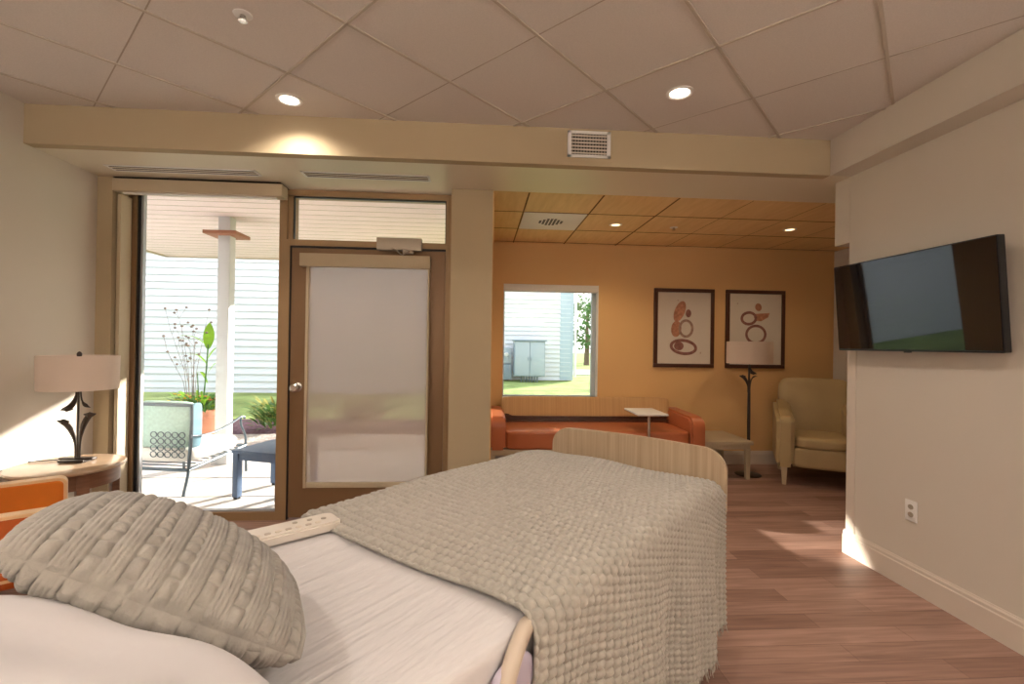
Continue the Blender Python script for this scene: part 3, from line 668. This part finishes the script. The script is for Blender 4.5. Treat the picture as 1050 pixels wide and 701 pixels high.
# ------------------------------------------------------------------ television
tv = thing('television', 'flat black wall-mounted television tilted down on the right wall', 'television', (2.402, 2.530, 1.658), 0)
tv.rotation_euler = (0, math.radians(-4.6), math.radians(1.7))
W2, H2 = .4925, .278
MB().prism(rrect(-W2, W2, -H2, H2, .006, 3), -.002, .036, 'x', bev=.002).build('bezel', M['tvbody'], tv)
MB().box(-.0045, -.002, -W2+.006, W2-.006, -H2+.012, H2-.006).build('screen', M['tvblack'], tv, False)
MB().box(.034, .06, -.30, .30, -.2, .16, .008).build('rear_housing', M['tvbody'], tv)
MB().box(-.004, .01, -.02, .02, -H2-.007, -H2, .002).build('sensor', M['tvbody'], tv)
MB().box(.055, .10, -.10, .10, -.10, .06, .004).build('wall_bracket', M['tvbody'], tv)
# outlet
t = thing('wall_outlet', 'white duplex outlet plate low on the right wall', 'outlet', (XR, 2.583, .458))
MB().box(-.006, -.0005, -.038, .038, -.060, .060, .002).build('plate', M['white'], t)
for z in (-.022, .022): MB().prism(ellipse(0, z, .017, .0145, 20), -.009, -.006, 'x').box(-.0095, -.0088, -.008, -.005, z-.005, z+.006).box(-.0095, -.0088, .005, .008, z-.005, z+.006).build('socket', M['grey'], t)

# ------------------------------------------------------------------ sofa and nook furniture
sf = thing('sofa', 'long orange vinyl sofa with tan striped backrest under the nook window', 'sofa', (1.21, 5.03, 0))
# local x -1.09..1.10, y -.36 (front)..+.38
def arm_poly(x0, x1): return None
armp = [(-.36, .34), (-.36, .52)]
for k_ in range(9):
    a = PI-PI/2*k_/8*1.0; armp.append((-.36+.11+.11*math.cos(a), .56+.11*math.sin(a)))
armp += [(.0, .675), (.36, .685), (.36, .34)]
for x0, x1 in ((-1.10, -.945), (.945, 1.10)):
    MB().prism(armp, x0, x1, 'x', bev=.022).build('arm', M['oleather'], sf, ang=50)
MB().soft((0, -.04, .435), (1.89, .66, .19), p=14, n=16).build('seat', M['oleather'], sf)
def bulge(q): return q
MB().soft((-.0, .295, .688), (1.93, .14, .225), p=12, n=14, M4=rot(-8, 'X', (0, .30, .52))).build('backrest', M['backcloth'], sf)
MB().box(-.93, .93, .20, .36, .50, .56, .01).box(-.93, .93, .24, .37, .34, .62, .01).build('back_rail', M['mahog'], sf)
MB().box(-1.10, 1.10, -.35, .36, .285, .34, .006).build('base', M['taupe'], sf)
for x in (-1.07, 0, 1.07):
    for y in (-.32, .33): MB().box(x-.028, x+.028, y-.028, y+.028, 0, .285, .004).build('leg', M['taupe'], sf)
# laptop table
lt = thing('laptop_table', 'small white cantilever tray table standing over the sofa seat', 'table', (1.69, 4.73, 0))
MB().box(-.135, .17, -.20, .26, .705, .723, .004).build('table_top', M['white'], lt)
MB().tube([(0, -.12, .02), (0, -.12, .705)], .016, 16).build('post', M['chrome'], lt)
MB().box(-.2, -.17, -.30, .15, 0, .02, .004).box(.17, .2, -.30, .15, 0, .02, .004).box(-.2, .2, -.135, -.105, .0, .022, .004).build('base', M['chrome'], lt)
# end table
et = thing('end_table', 'low taupe end table between the sofa and the floor lamp', 'table', (2.60, 5.08, 0))
MB().box(-.26, .28, -.30, .33, .365, .405, .006).build('table_top', M['taupe'], et)
MB().box(-.24, .26, -.27, .30, .315, .365, .003).build('apron', M['taupe'], et)
for x in (-.22, .235):
    for y in (-.255, .29): MB().prism([(x-.026, .32), (x+.028, .32), (x+.022, 0), (x-.016, 0)], y-.02, y+.02, 'y').build('leg', M['taupe'], et, False)
MB().box(-.20, .22, .25, .28, .14, .27, .003).build('rear_panel', M['taupe'], et)
# floor lamp
fl = thing('floor_lamp', 'dark iron floor lamp with white drum shade before the second picture', 'lamp', (2.945, 4.99, 0))
MB().lathe([(.13, 0), (.135, .006), (.12, .014), (.02, .022), (.012, .03)], seg=40).tube([(-.004, 0, .02), (-.006, 0, .6), (0, 0, 1.19)], .011, 10).tube([(.010, .0, .02), (.012, 0, .6), (.006, 0, 1.05)], .008, 10).build('pole', M['iron'], fl)
b = MB(); leaf_flare(b, -1, .90, 1.085, 0, .062); leaf_flare(b, 1, 1.20, 1.10, 0, .035, False)
b.tube(bez((.01, 0, .95), (.015, 0, 1.03), (.03, 0, 1.09), (.095, 0, 1.075)), [.006]*9+[.008, .009, .008, .006, .003, .001], 10).tube([(0, 0, 1.15), (0, 0, 1.30)], .005, 8)
b.build('stem_flourish', M['iron'], fl)
MB().lathe([(.232, 1.215), (.232, 1.455)], seg=56, cap=False).build('lamp_shade', M['linen'], fl)
fl.children[-1].modifiers.new('th', 'SOLIDIFY').thickness = .002
# recliner
rc = thing('recliner', 'tan leather recliner with rounded arms in the nook corner', 'chair', (3.595, 4.80, 0), math.radians(-30))
# local: front -y ; x width
mb = MB(); mb.soft((0, .26, .72), (.70, .20, .68), p=7, n=12, M4=rot(-12, 'X', (0, .26, .4))); mb.build('backrest', M['tan'], rc, ang=70)
mb = MB(); mb.soft((0, -.10, .435), (.50, .62, .13), p=5, n=12); mb.build('seat', M['tan'], rc, ang=70)
MB().soft((0, -.33, .285), (.50, .12, .20), p=8, n=10).build('footrest', M['tan'], rc, ang=70)
MB().box(-.25, .25, -.28, .34, .17, .36, .01).build('base', M['tan'], rc)
for s_ in (-1, 1):
    pl = []
    prof_ = [(-.40, .18), (-.415, .42), (-.42, .60)]
    for k_ in range(9):
        a = PI-PI*.5*k_/8; prof_.append((-.42+.07+.07*math.cos(a), .63+.07*math.sin(a)))
    prof_ += [(-.18, .715), (.05, .74), (.20, .80), (.34, .80), (.36, .60), (.34, .18)]
    MB().prism(prof_, s_*.322-.082, s_*.322+.082, 'x', bev=.035).build('arm', M['tan'], rc, ang=60)
for x in (-.33, .33):
    for y in (-.36, .30): MB().prism([(x-.028, .18), (x+.028, .18), (x+.018, 0), (x-.018, 0)], y-.025, y+.025, 'y').build('leg', M['taupe'], rc, False)

# ------------------------------------------------------------------ framed prints
def ring(mb, cx, cz, rx, rz, w_, a=0, n=40):
    o_ = ellipse(cx, cz, rx, rz, n, a); i_ = ellipse(cx, cz, rx-w_, rz-w_, n, a)
    V = [(mb.bm.verts.new((p[0], -.0215, p[1])), mb.bm.verts.new((q[0], -.0215, q[1]))) for p, q in zip(o_, i_)]
    for k_ in range(n): mb.bm.faces.new((V[k_][0], V[(k_+1) % n][0], V[(k_+1) % n][1], V[k_][1]))
def disc(mb, cx, cz, rx, rz, a=0, y=-.0210): mb.poly([(p[0], y, p[1]) for p in ellipse(cx, cz, rx, rz, 36, a)])
def picture(xc, label, art):
    t = thing('framed_print', label, 'picture', (xc, YB, 1.61), 0, None); w_, h_ = .365, .465; f = .044
    mb = MB(); mb.box(-w_, w_, -.03, -.001, h_-f, h_, .004).box(-w_, w_, -.03, -.001, -h_, -h_+f, .004).box(-w_, -w_+f, -.03, -.001, -h_+f, h_-f, .003).box(w_-f, w_, -.03, -.001, -h_+f, h_-f, .003)
    mb.build('frame', M['mahog'], t); MB().box(-w_+f, w_-f, -.02, -.002, -h_+f, h_-f).build('paper', M['paper'], t, False)
    for fn, mm in art:
        b = MB(); fn(b)
        for v_ in b.bm.verts: v_.co.x *= 1.12; v_.co.z = v_.co.z*1.12
        b.build('printed_shape', M[mm], t, False)
picture(2.40, 'framed abstract print of stacked rounded shapes nearest the nook window', [
    (lambda b: disc(b, -.05, .175, .055, .115, -.38), 'ink1'), (lambda b: disc(b, .045, .155, .030, .042), 'ink2'),
    (lambda b: disc(b, -.085, -.01, .055, .085, -.1), 'ink1'), (lambda b: ring(b, .020, -.005, .082, .098, .027), 'ink3'),
    (lambda b: ring(b, -.005, -.20, .150, .085, .032, -.12), 'ink2'), (lambda b: disc(b, -.055, -.19, .052, .046), 'ink2'),
    (lambda b: disc(b, .18, -.26, .005, .012), 'ink3'), (lambda b: disc(b, -.07, .29, .007, .005), 'ink3')])
picture(3.275, 'framed abstract print of looped ring shapes behind the floor lamp', [
    (lambda b: disc(b, .030, .235, .036, .042, .3), 'ink1'), (lambda b: ring(b, -.075, .115, .092, .076, .029, .1), 'ink2'),
    (lambda b: b.poly([(.0, -.021, .165), (.155, -.021, .175), (.14, -.021, .13), (.06, -.021, .085), (.0, -.021, .09), (-.02, -.021, .13)]), 'ink1'),
    (lambda b: ring(b, .005, -.055, .118, .105, .028), 'ink2'), (lambda b: disc(b, .06, -.165, .10, .012, -.1), 'ink1'),
    (lambda b: disc(b, -.06, -.17, .08, .008, .05), 'ink1'), (lambda b: disc(b, -.20, .27, .006, .006), 'ink3')])

# ------------------------------------------------------------------ outdoors
S('patio', M['patio'], MB().box(-9.5, .0, 3.9, 6.35, -.14, -.02).box(-9.5, -4.6, 6.35, 8.2, -.14, -.02), smooth=False)
b = MB(); b.box(-9.5, .0, 5.02, 5.035, -.021, -.0185).box(-9.5, 0, 4.42, 4.43, -.021, -.0185)
S('patio_joint', M['dark'], b, smooth=False)
gr = MB().box(-60, 60, 3.9, 90, -.4, -.15); lawn = S('ground', M['grass'], gr, smooth=False)
tag(MB().grid(lambda u, v: (-4.7+4.7*u, 6.3+1.05*v, -.04+.03*math.sin(PI*u)), 20, 8).build('gravel', M['gravel'], None), 'pale gravel strip along the patio edge', 'gravel')['kind'] = 'stuff'
tag(MB().grid(lambda u, v: (-5.6+5.6*u, 7.36+1.6*v, -.05+.05*math.sin(PI*v)), 20, 10).build('mulch', M['mulch'], None), 'dark mulch bed with shrubs beyond the patio', 'mulch')['kind'] = 'stuff'
tag(MB().grid(lambda u, v: (-30+60*u, 9.0+4.2*v, -.07+.05*v), 20, 8).build('grass', M['grass'], None), 'sunny green lawn strip before the white siding', 'grass')['kind'] = 'stuff'
def siding_wall(name, x0, x1, y, z0, z1, label, course=.19):
    t = thing(name, label, 'building', ((x0+x1)/2, y, z0)); L = (x1-x0)/2
    b = MB(); n = int((z1-z0)/course)
    pts = [(.25, 0)]
    for i in range(n): pts += [(-.036, i*course), (-.036, i*course+.012), (0.0, (i+1)*course-.004), (.012, (i+1)*course)]
    pts += [(.25, n*course)]
    b.prism(pts, -L, L, 'x'); b.build('lap_siding', M['siding'], t, False); return t, L
siding_wall('neighbour_house', -34, -1.2, 13.3, -.1, 6.2, 'white lap-sided house wall beyond the patio')
nb, L = siding_wall('neighbour_house', -1.0, 3.85, 20.0, -.12, 8.5, 'white lap-sided house end seen through the nook window')
MB().box(L, L+.12, -.03, 2.2, 0, 8.6).box(L-.45, L, -.035, .0, 0, 8.6, .003).build('corner_board', M['sidetrim'], nb, False)
MB().tube([(L+.19, -.1, .15), (L+.19, -.1, 8.5)], .055, 10).build('downspout', M['white'], nb)
MB().box(-L, L+.1, .3, 9.0, 0, 8.6).build('house_core', M['siding'], nb, False)
uc = thing('utility_cabinet', 'large grey two-door electrical cabinet against the siding', 'cabinet', (2.0, 19.3, -.06))
MB().box(-.62, .62, -.35, .35, .16, 1.58, .01).build('body', M['utility2'], uc); MB().box(-.68, .68, -.42, .4, 1.58, 1.64, .01).build('roof', M['utility2'], uc)
for s_ in (-1, 1): d_ = MB().box(s_*.305-.29, s_*.305+.29, -.375, -.35, .2, 1.55, .006).build('door', M['utility'], uc); MB().box(s_*.06-.015, s_*.06+.015, -.40, -.375, .8, .95, .004).build('handle', M['utility2'], d_)
b = MB()
for i in range(7): b.tube([(-.3+i*.11, 0, -.1), (-.3+i*.11, 0, .17)], .025, 8)
b.build('conduit', M['utility2'], uc)
um = thing('meter_box', 'grey electric meter box left of the utility cabinet', 'meter', (1.05, 19.6, -.06))
MB().box(-.30, .26, -.15, .2, 0, .62, .01).build('lower_box', M['utility2'], um); MB().box(-.2, .24, -.12, .2, .66, 1.30, .01).build('upper_box', M['utility'], um)
MB().lathe([(.09, 0), (.09, .05), (.07, .09)], seg=20, M4=Matrix.Translation((.04, -.12, 1.02)) @ Matrix.Rotation(PI/2, 4, 'X')).build('meter_dial', M['white'], um)
S('road', M['asphalt'], MB().box(4.5, 60, 24, 29, -.16, -.12), smooth=False)
# porch roof, post
S('porch_roof_and_sun_block', M['porch'], MB().box(-5.3, .4, 3.93, 8.35, 2.80, 3.0).box(.4, 3.2, 5.67, 8.35, 2.80, 3.0).box(3.2, 7.0, 5.67, 11.5, 2.80, 3.0), smooth=False)  # right-hand boxes are unseen roof added to block sun through the nook window
b = MB(); b.box(-5.36, 3.2, 8.35, 8.40, 2.78, 3.02).box(3.15, 7.0, 11.5, 11.55, 2.78, 3.02).box(-5.36, -5.3, 3.93, 8.40, 2.78, 3.02)
for i in range(22): b.box(-5.3, .4, 4.0+i*.2, 4.006+i*.2, 2.797, 2.80)
S('porch_fascia', M['cassette'], b, smooth=False)
S('wall_exterior', M['siding'], MB().box(XL-6, XL-.21, 3.75, 3.93, 0, 3.0).box(XL-.2, .0, 3.92, 3.96, ZS+.03, 3.0).box(-.27, -.235, 3.97, LY0, 0, 3.0).box(-.09, -.062, LY1, 5.66, 0, 3.0).box(-.09, -.062, LY0, LY1, 0, LZ0).box(-.09, -.062, LY0, LY1, LZ1, 3.0), smooth=False)
t = thing('porch_post', 'square white porch post with brown wood collar under the soffit', 'post', (-2.93, 5.65, -.02))
MB().box(-.065, .065, -.065, .065, 0, 2.82, .006).build('shaft', M['post'], t); MB().box(-.18, .18, -.17, .17, 2.60, 2.64, .006).build('collar', M['collar'], t); MB().box(-.09, .09, -.09, .09, 0, .12, .006).build('plinth', M['post'], t)
# planter and its plants
PX, PY = -3.42, 6.05
pt = thing('planter', 'round terracotta planter pot behind the patio loveseat', 'planter', (PX, PY, -.02))
MB().lathe([(.19, 0), (.21, .05), (.27, .48), (.30, .50), (.30, .56), (.27, .57), (.26, .50), (.02, .49)], seg=40, cap=True).build('pot', M['terra'], pt); 
MB().lathe([(.25, .48), (.15, .50), (.01, .53)], seg=30, cap=False).build('soil', M['mulch'], pt)
def leafblade(mb, base, tip, w_, bend=.0, n=6):
    b0, t0 = Vector(base), Vector(tip); d = t0-b0; sd_ = d.cross(Vector((0, 0, 1)))
    if sd_.length < 1e-4: sd_ = Vector((1, 0, 0))
    sd_.normalize(); prev = None
    for k_ in range(n+1):
        f = k_/n; c_ = b0+d*f+Vector((0, 0, bend*math.sin(PI*f))); ww = w_*math.sin(PI*min(1, f*.92+.06))**.8
        a_, b_ = mb.bm.verts.new(c_-sd_*ww), mb.bm.verts.new(c_+sd_*ww); m2 = mb.bm.verts.new(c_-Vector((0, 0, ww*.3)))
        if prev: mb.bm.faces.new((prev[0], prev[2], m2, a_)); mb.bm.faces.new((prev[2], prev[1], b_, m2))
        prev = (a_, b_, m2)
def foliage(mb, c, r, h, n, w_, l_, rnd):
    for i in range(n):
        a = rnd.uniform(0, 2*PI); q = rnd.uniform(0, 1)**.5*r; z = rnd.uniform(0, h)
        b0 = Vector((c[0]+q*math.cos(a), c[1]+q*math.sin(a), c[2]+z)); e = rnd.uniform(-.1, 1.0); L_ = l_*rnd.uniform(.6, 1.2)
        leafblade(mb, b0, b0+Vector((math.cos(a)*L_, math.sin(a)*L_, L_*e)), w_*rnd.uniform(.7, 1.2), .02)
rn = random.Random(3)
bp = thing('bedding_plants', 'low yellow and coral flowers filling the terracotta planter', 'plant', (PX, PY, .50))
b = MB(); foliage(b, (0, 0, 0), .27, .16, 260, .018, .10, rn); b.build('foliage', M['leaf2'], bp)
b = MB(); foliage(b, (0, 0, .02), .27, .16, 120, .016, .10, rn); b.build('light_foliage', M['leaf'], bp)
for nm, mm, n_, cx in (('yellow_flower', 'petal', 26, -.14), ('coral_flower', 'petal2', 14, .12)):
    for i in range(n_):
        b = MB(); a = rn.uniform(0, 2*PI); q = rn.uniform(0, .22); c_ = (cx+q*math.cos(a), q*math.sin(a)-.05, rn.uniform(.12, .22))
        b.lathe([(.004, -.006), (.018, 0), (.022, .008), (.006, .006)], c_, seg=7); b.build(nm, M[mm], bp)
cn = thing('canna_plant', 'tall green plant with one broad upright leaf in planter', 'plant', (PX+.02, PY, .48))
b = MB(); b.tube(bez((0, 0, 0), (.03, 0, .3), (.05, 0, .6), (.06, 0, .85)), .009, 8).tube(bez((.0, 0, 0), (-.04, 0, .2), (-.05, 0, .3), (-.06, 0, .5)), .006, 8); b.build('stalk', M['leaf2'], cn)
b = MB(); leafblade(b, (.06, 0, .80), (.085, -.02, 1.12), .065, 0, 10); b.build('upright_leaf', M['leaf'], cn)
b = MB()
for q in ((-.30, .0, .95), (-.20, .05, .72), (.22, 0, .80), (.18, .1, .62), (-.12, .1, .5)): leafblade(b, (.06, 0, q[2]-.12), (q[0], q[1], q[2]), .022, .06, 8)
b.build('narrow_leaf', M['leaf'], cn)
dp = thing('seedhead_plant', 'thin dry branching plant with dark round seed heads', 'plant', (PX-.08, PY-.02, .52))
b = MB(); hd = []
for i in range(9):
    a = rn.uniform(-.32, .10); H_ = rn.uniform(.70, 1.34); q = (a*1.15, rn.uniform(-.1, .1))
    pts = [(a*.15, 0, 0), (a*.35, q[1]*.3, H_*.4), (q[0]*.8, q[1], H_*.8), (q[0]+rn.uniform(-.05, .05), q[1], H_)]
    b.tube(pts, [.004, .003, .002, .0015], 5); hd.append(pts[-1])
    for j in range(3):
        z = H_*rn.uniform(.45, .95); p0 = (q[0]*z/H_, q[1]*.6, z); p1 = (p0[0]+rn.uniform(-.16, .13), p0[1]+rn.uniform(-.08, .08), z+rn.uniform(.03, .16))
        b.tube([p0, p1], [.002, .0012], 5); hd.append(p1)
b.build('branch', M['stem'], dp)
for h_ in hd: MB().lathe([(.004, -.012), (.015, -.006), (.017, .004), (.006, .013)], h_, seg=8).build('seed_head', M['stem'], dp)
# shrubs
for (x, y, r, h, lb) in ((-3.20, 7.75, .34, .32, 'low green and yellow shrub in the mulch beside the porch post'), (-1.9, 7.9, .30, .30, 'second low green shrub in the mulch behind the bronze door shade')):
    t = thing('shrub', lb, 'shrub', (x, y, -.02))
    b = MB(); foliage(b, (0, 0, .05), r, h, 260, .022, .16, rn); b.build('foliage', M['leaf2'], t)
    b = MB(); foliage(b, (0, 0, .10), r, h, 170, .018, .16, rn); b.build('young_foliage', M['leaf3'], t)
# trees far behind, seen at the right edge of the nook window
def tree(x, y, h, r, lb, nm='tree'):
    t = thing(nm, lb, 'tree', (x, y, -.15)); rr_ = random.Random(int(x*10))
    MB().tube([(0, 0, 0), (.05, 0, h*.4), (0, 0, h*.75)], [.22, .16, .06], 10).build('trunk', M['bark'], t)
    b = MB()
    for i in range(1100):
        u_, v_ = rr_.uniform(-1, 1), rr_.uniform(0, 2*PI); q = rr_.uniform(.5, 1)**.5; s_ = math.sqrt(1-u_*u_)
        c_ = Vector((r*q*s_*math.cos(v_), r*q*s_*math.sin(v_), h*.62+h*.38*q*u_)); d_ = Vector((rr_.uniform(-1, 1), rr_.uniform(-1, 1), rr_.uniform(-1, .6)))*.35
        leafblade(b, c_, c_+d_, .13, 0, 3)
    b.build('crown', M['leaf2'], t)
tree(8.2, 36, 5.0, 2.6, 'bushy green tree beyond the road, right edge of nook window')
tree(13.5, 46, 13, 4.5, 'tall tree behind the bushy tree across the road')
# patio side table
t = thing('patio_side_table', 'square slate blue patio side table in front of the window', 'table', (-1.86, 4.50, -.02), math.radians(-19))
MB().box(-.25, .27, -.26, .26, .41, .44, .006).build('table_top', M['patioblue'], t)
MB().box(-.23, .25, -.24, -.22, .35, .41, .003).box(-.23, .25, .22, .24, .35, .41, .003).box(-.23, -.21, -.24, .24, .35, .41, .003).box(.23, .25, -.24, .24, .35, .41, .003).build('apron', M['patioblue'], t)
for x in (-.215, .235):
    for y in (-.225, .225): l_ = MB().box(x-.028, x+.028, y-.028, y+.028, .02, .41, .005).build('leg', M['patioblue'], t); MB().box(x-.02, x+.02, y-.02, y+.02, 0, .021, .003).build('foot', M['black'], l_)
# patio loveseat, facing right and away
ls = thing('patio_chair', 'slate metal patio armchair turned away from the tall window', 'chair', (-2.93, 4.88, -.02), math.radians(81)); ls.scale = (1, 1, .86)
# local: +x facing, y width
def arc_arm(y):
    b = MB(); b.tube(bez((-.33, y, .62), (-.10, y, .56), (.10, y, .60), (.36, y, .70)), .014, 10, flat=.7).tube(bez((.36, y, .70), (.42, y, .70), (.44, y, .69), (.42, y, .665)), .012, 10)
    b.tube(bez((.37, y, .69), (.34, y, .56), (.46, y, .52), (.45, y, .36)), .011, 10).tube([(.45, y, .37), (.47, y, .0)], .013, 10)
    b.tube(bez((-.32, y, .95), (-.30, y, .6), (-.34, y, .4), (-.34, y, .30)), .015, 10).tube(bez((-.34, y, .30), (-.34, y, .2), (-.38, y, .1), (-.40, y, 0)), .013, 10)
    b.tube([(-.35, y, .26), (.45, y, .33)], .016, 10)
    return b
for y in (-.36, .36): arc_arm(y).build('arm_frame', M['patiometal'], ls)
MB().tube([(-.35, -.36, .26), (-.35, .36, .26)], .018, 10).tube([(.45, -.36, .33), (.45, .36, .33)], .018, 10).tube([(-.32, -.36, .94), (-.32, .36, .94)], .018, 10).build('cross_rail', M['patiometal'], ls)
b = MB()
for i in range(5):
    for j in range(4):
        c_ = (-.325, -.28+i*.07, .62-j*.07); n = 14
        b.tube([(c_[0]-.004, c_[1]+.03*math.cos(2*PI*k_/n), c_[2]+.03*math.sin(2*PI*k_/n)) for k_ in range(n)], .005, 6, closed=True)
b.build('cast_lattice', M['patiometal'], ls)
b = MB()
for i in range(9): b.tube([(-.33+.085*i, -.35, .30+.003*i), (-.33+.085*i, .35, .30+.003*i)], .007, 6)
b.build('seat_slat', M['patiometal'], ls)
o = MB().soft((.08, 0, .385), (.76, .66, .17), p=5, n=10).build('seat_cushion', M['cream'], None, ang=70)
o.location = ls.location; o.rotation_euler = ls.rotation_euler; o.scale = ls.scale; tag(o, 'thick cream seat cushion on the patio armchair', 'cushion')
o = MB().soft((-.215, 0, .71), (.14, .64, .50), p=6, n=10).build('back_cushion', M['seafoam'], None, ang=70)
o.location = ls.location; o.rotation_euler = ls.rotation_euler; o.scale = ls.scale; tag(o, 'seafoam back cushion with blue side standing in the patio armchair', 'cushion')
MB().soft((-.215, -.325, .71), (.12, .03, .48), p=6, n=8).build('side_band', M['bluecloth'], o, ang=70)
bpy.context.view_layer.update()
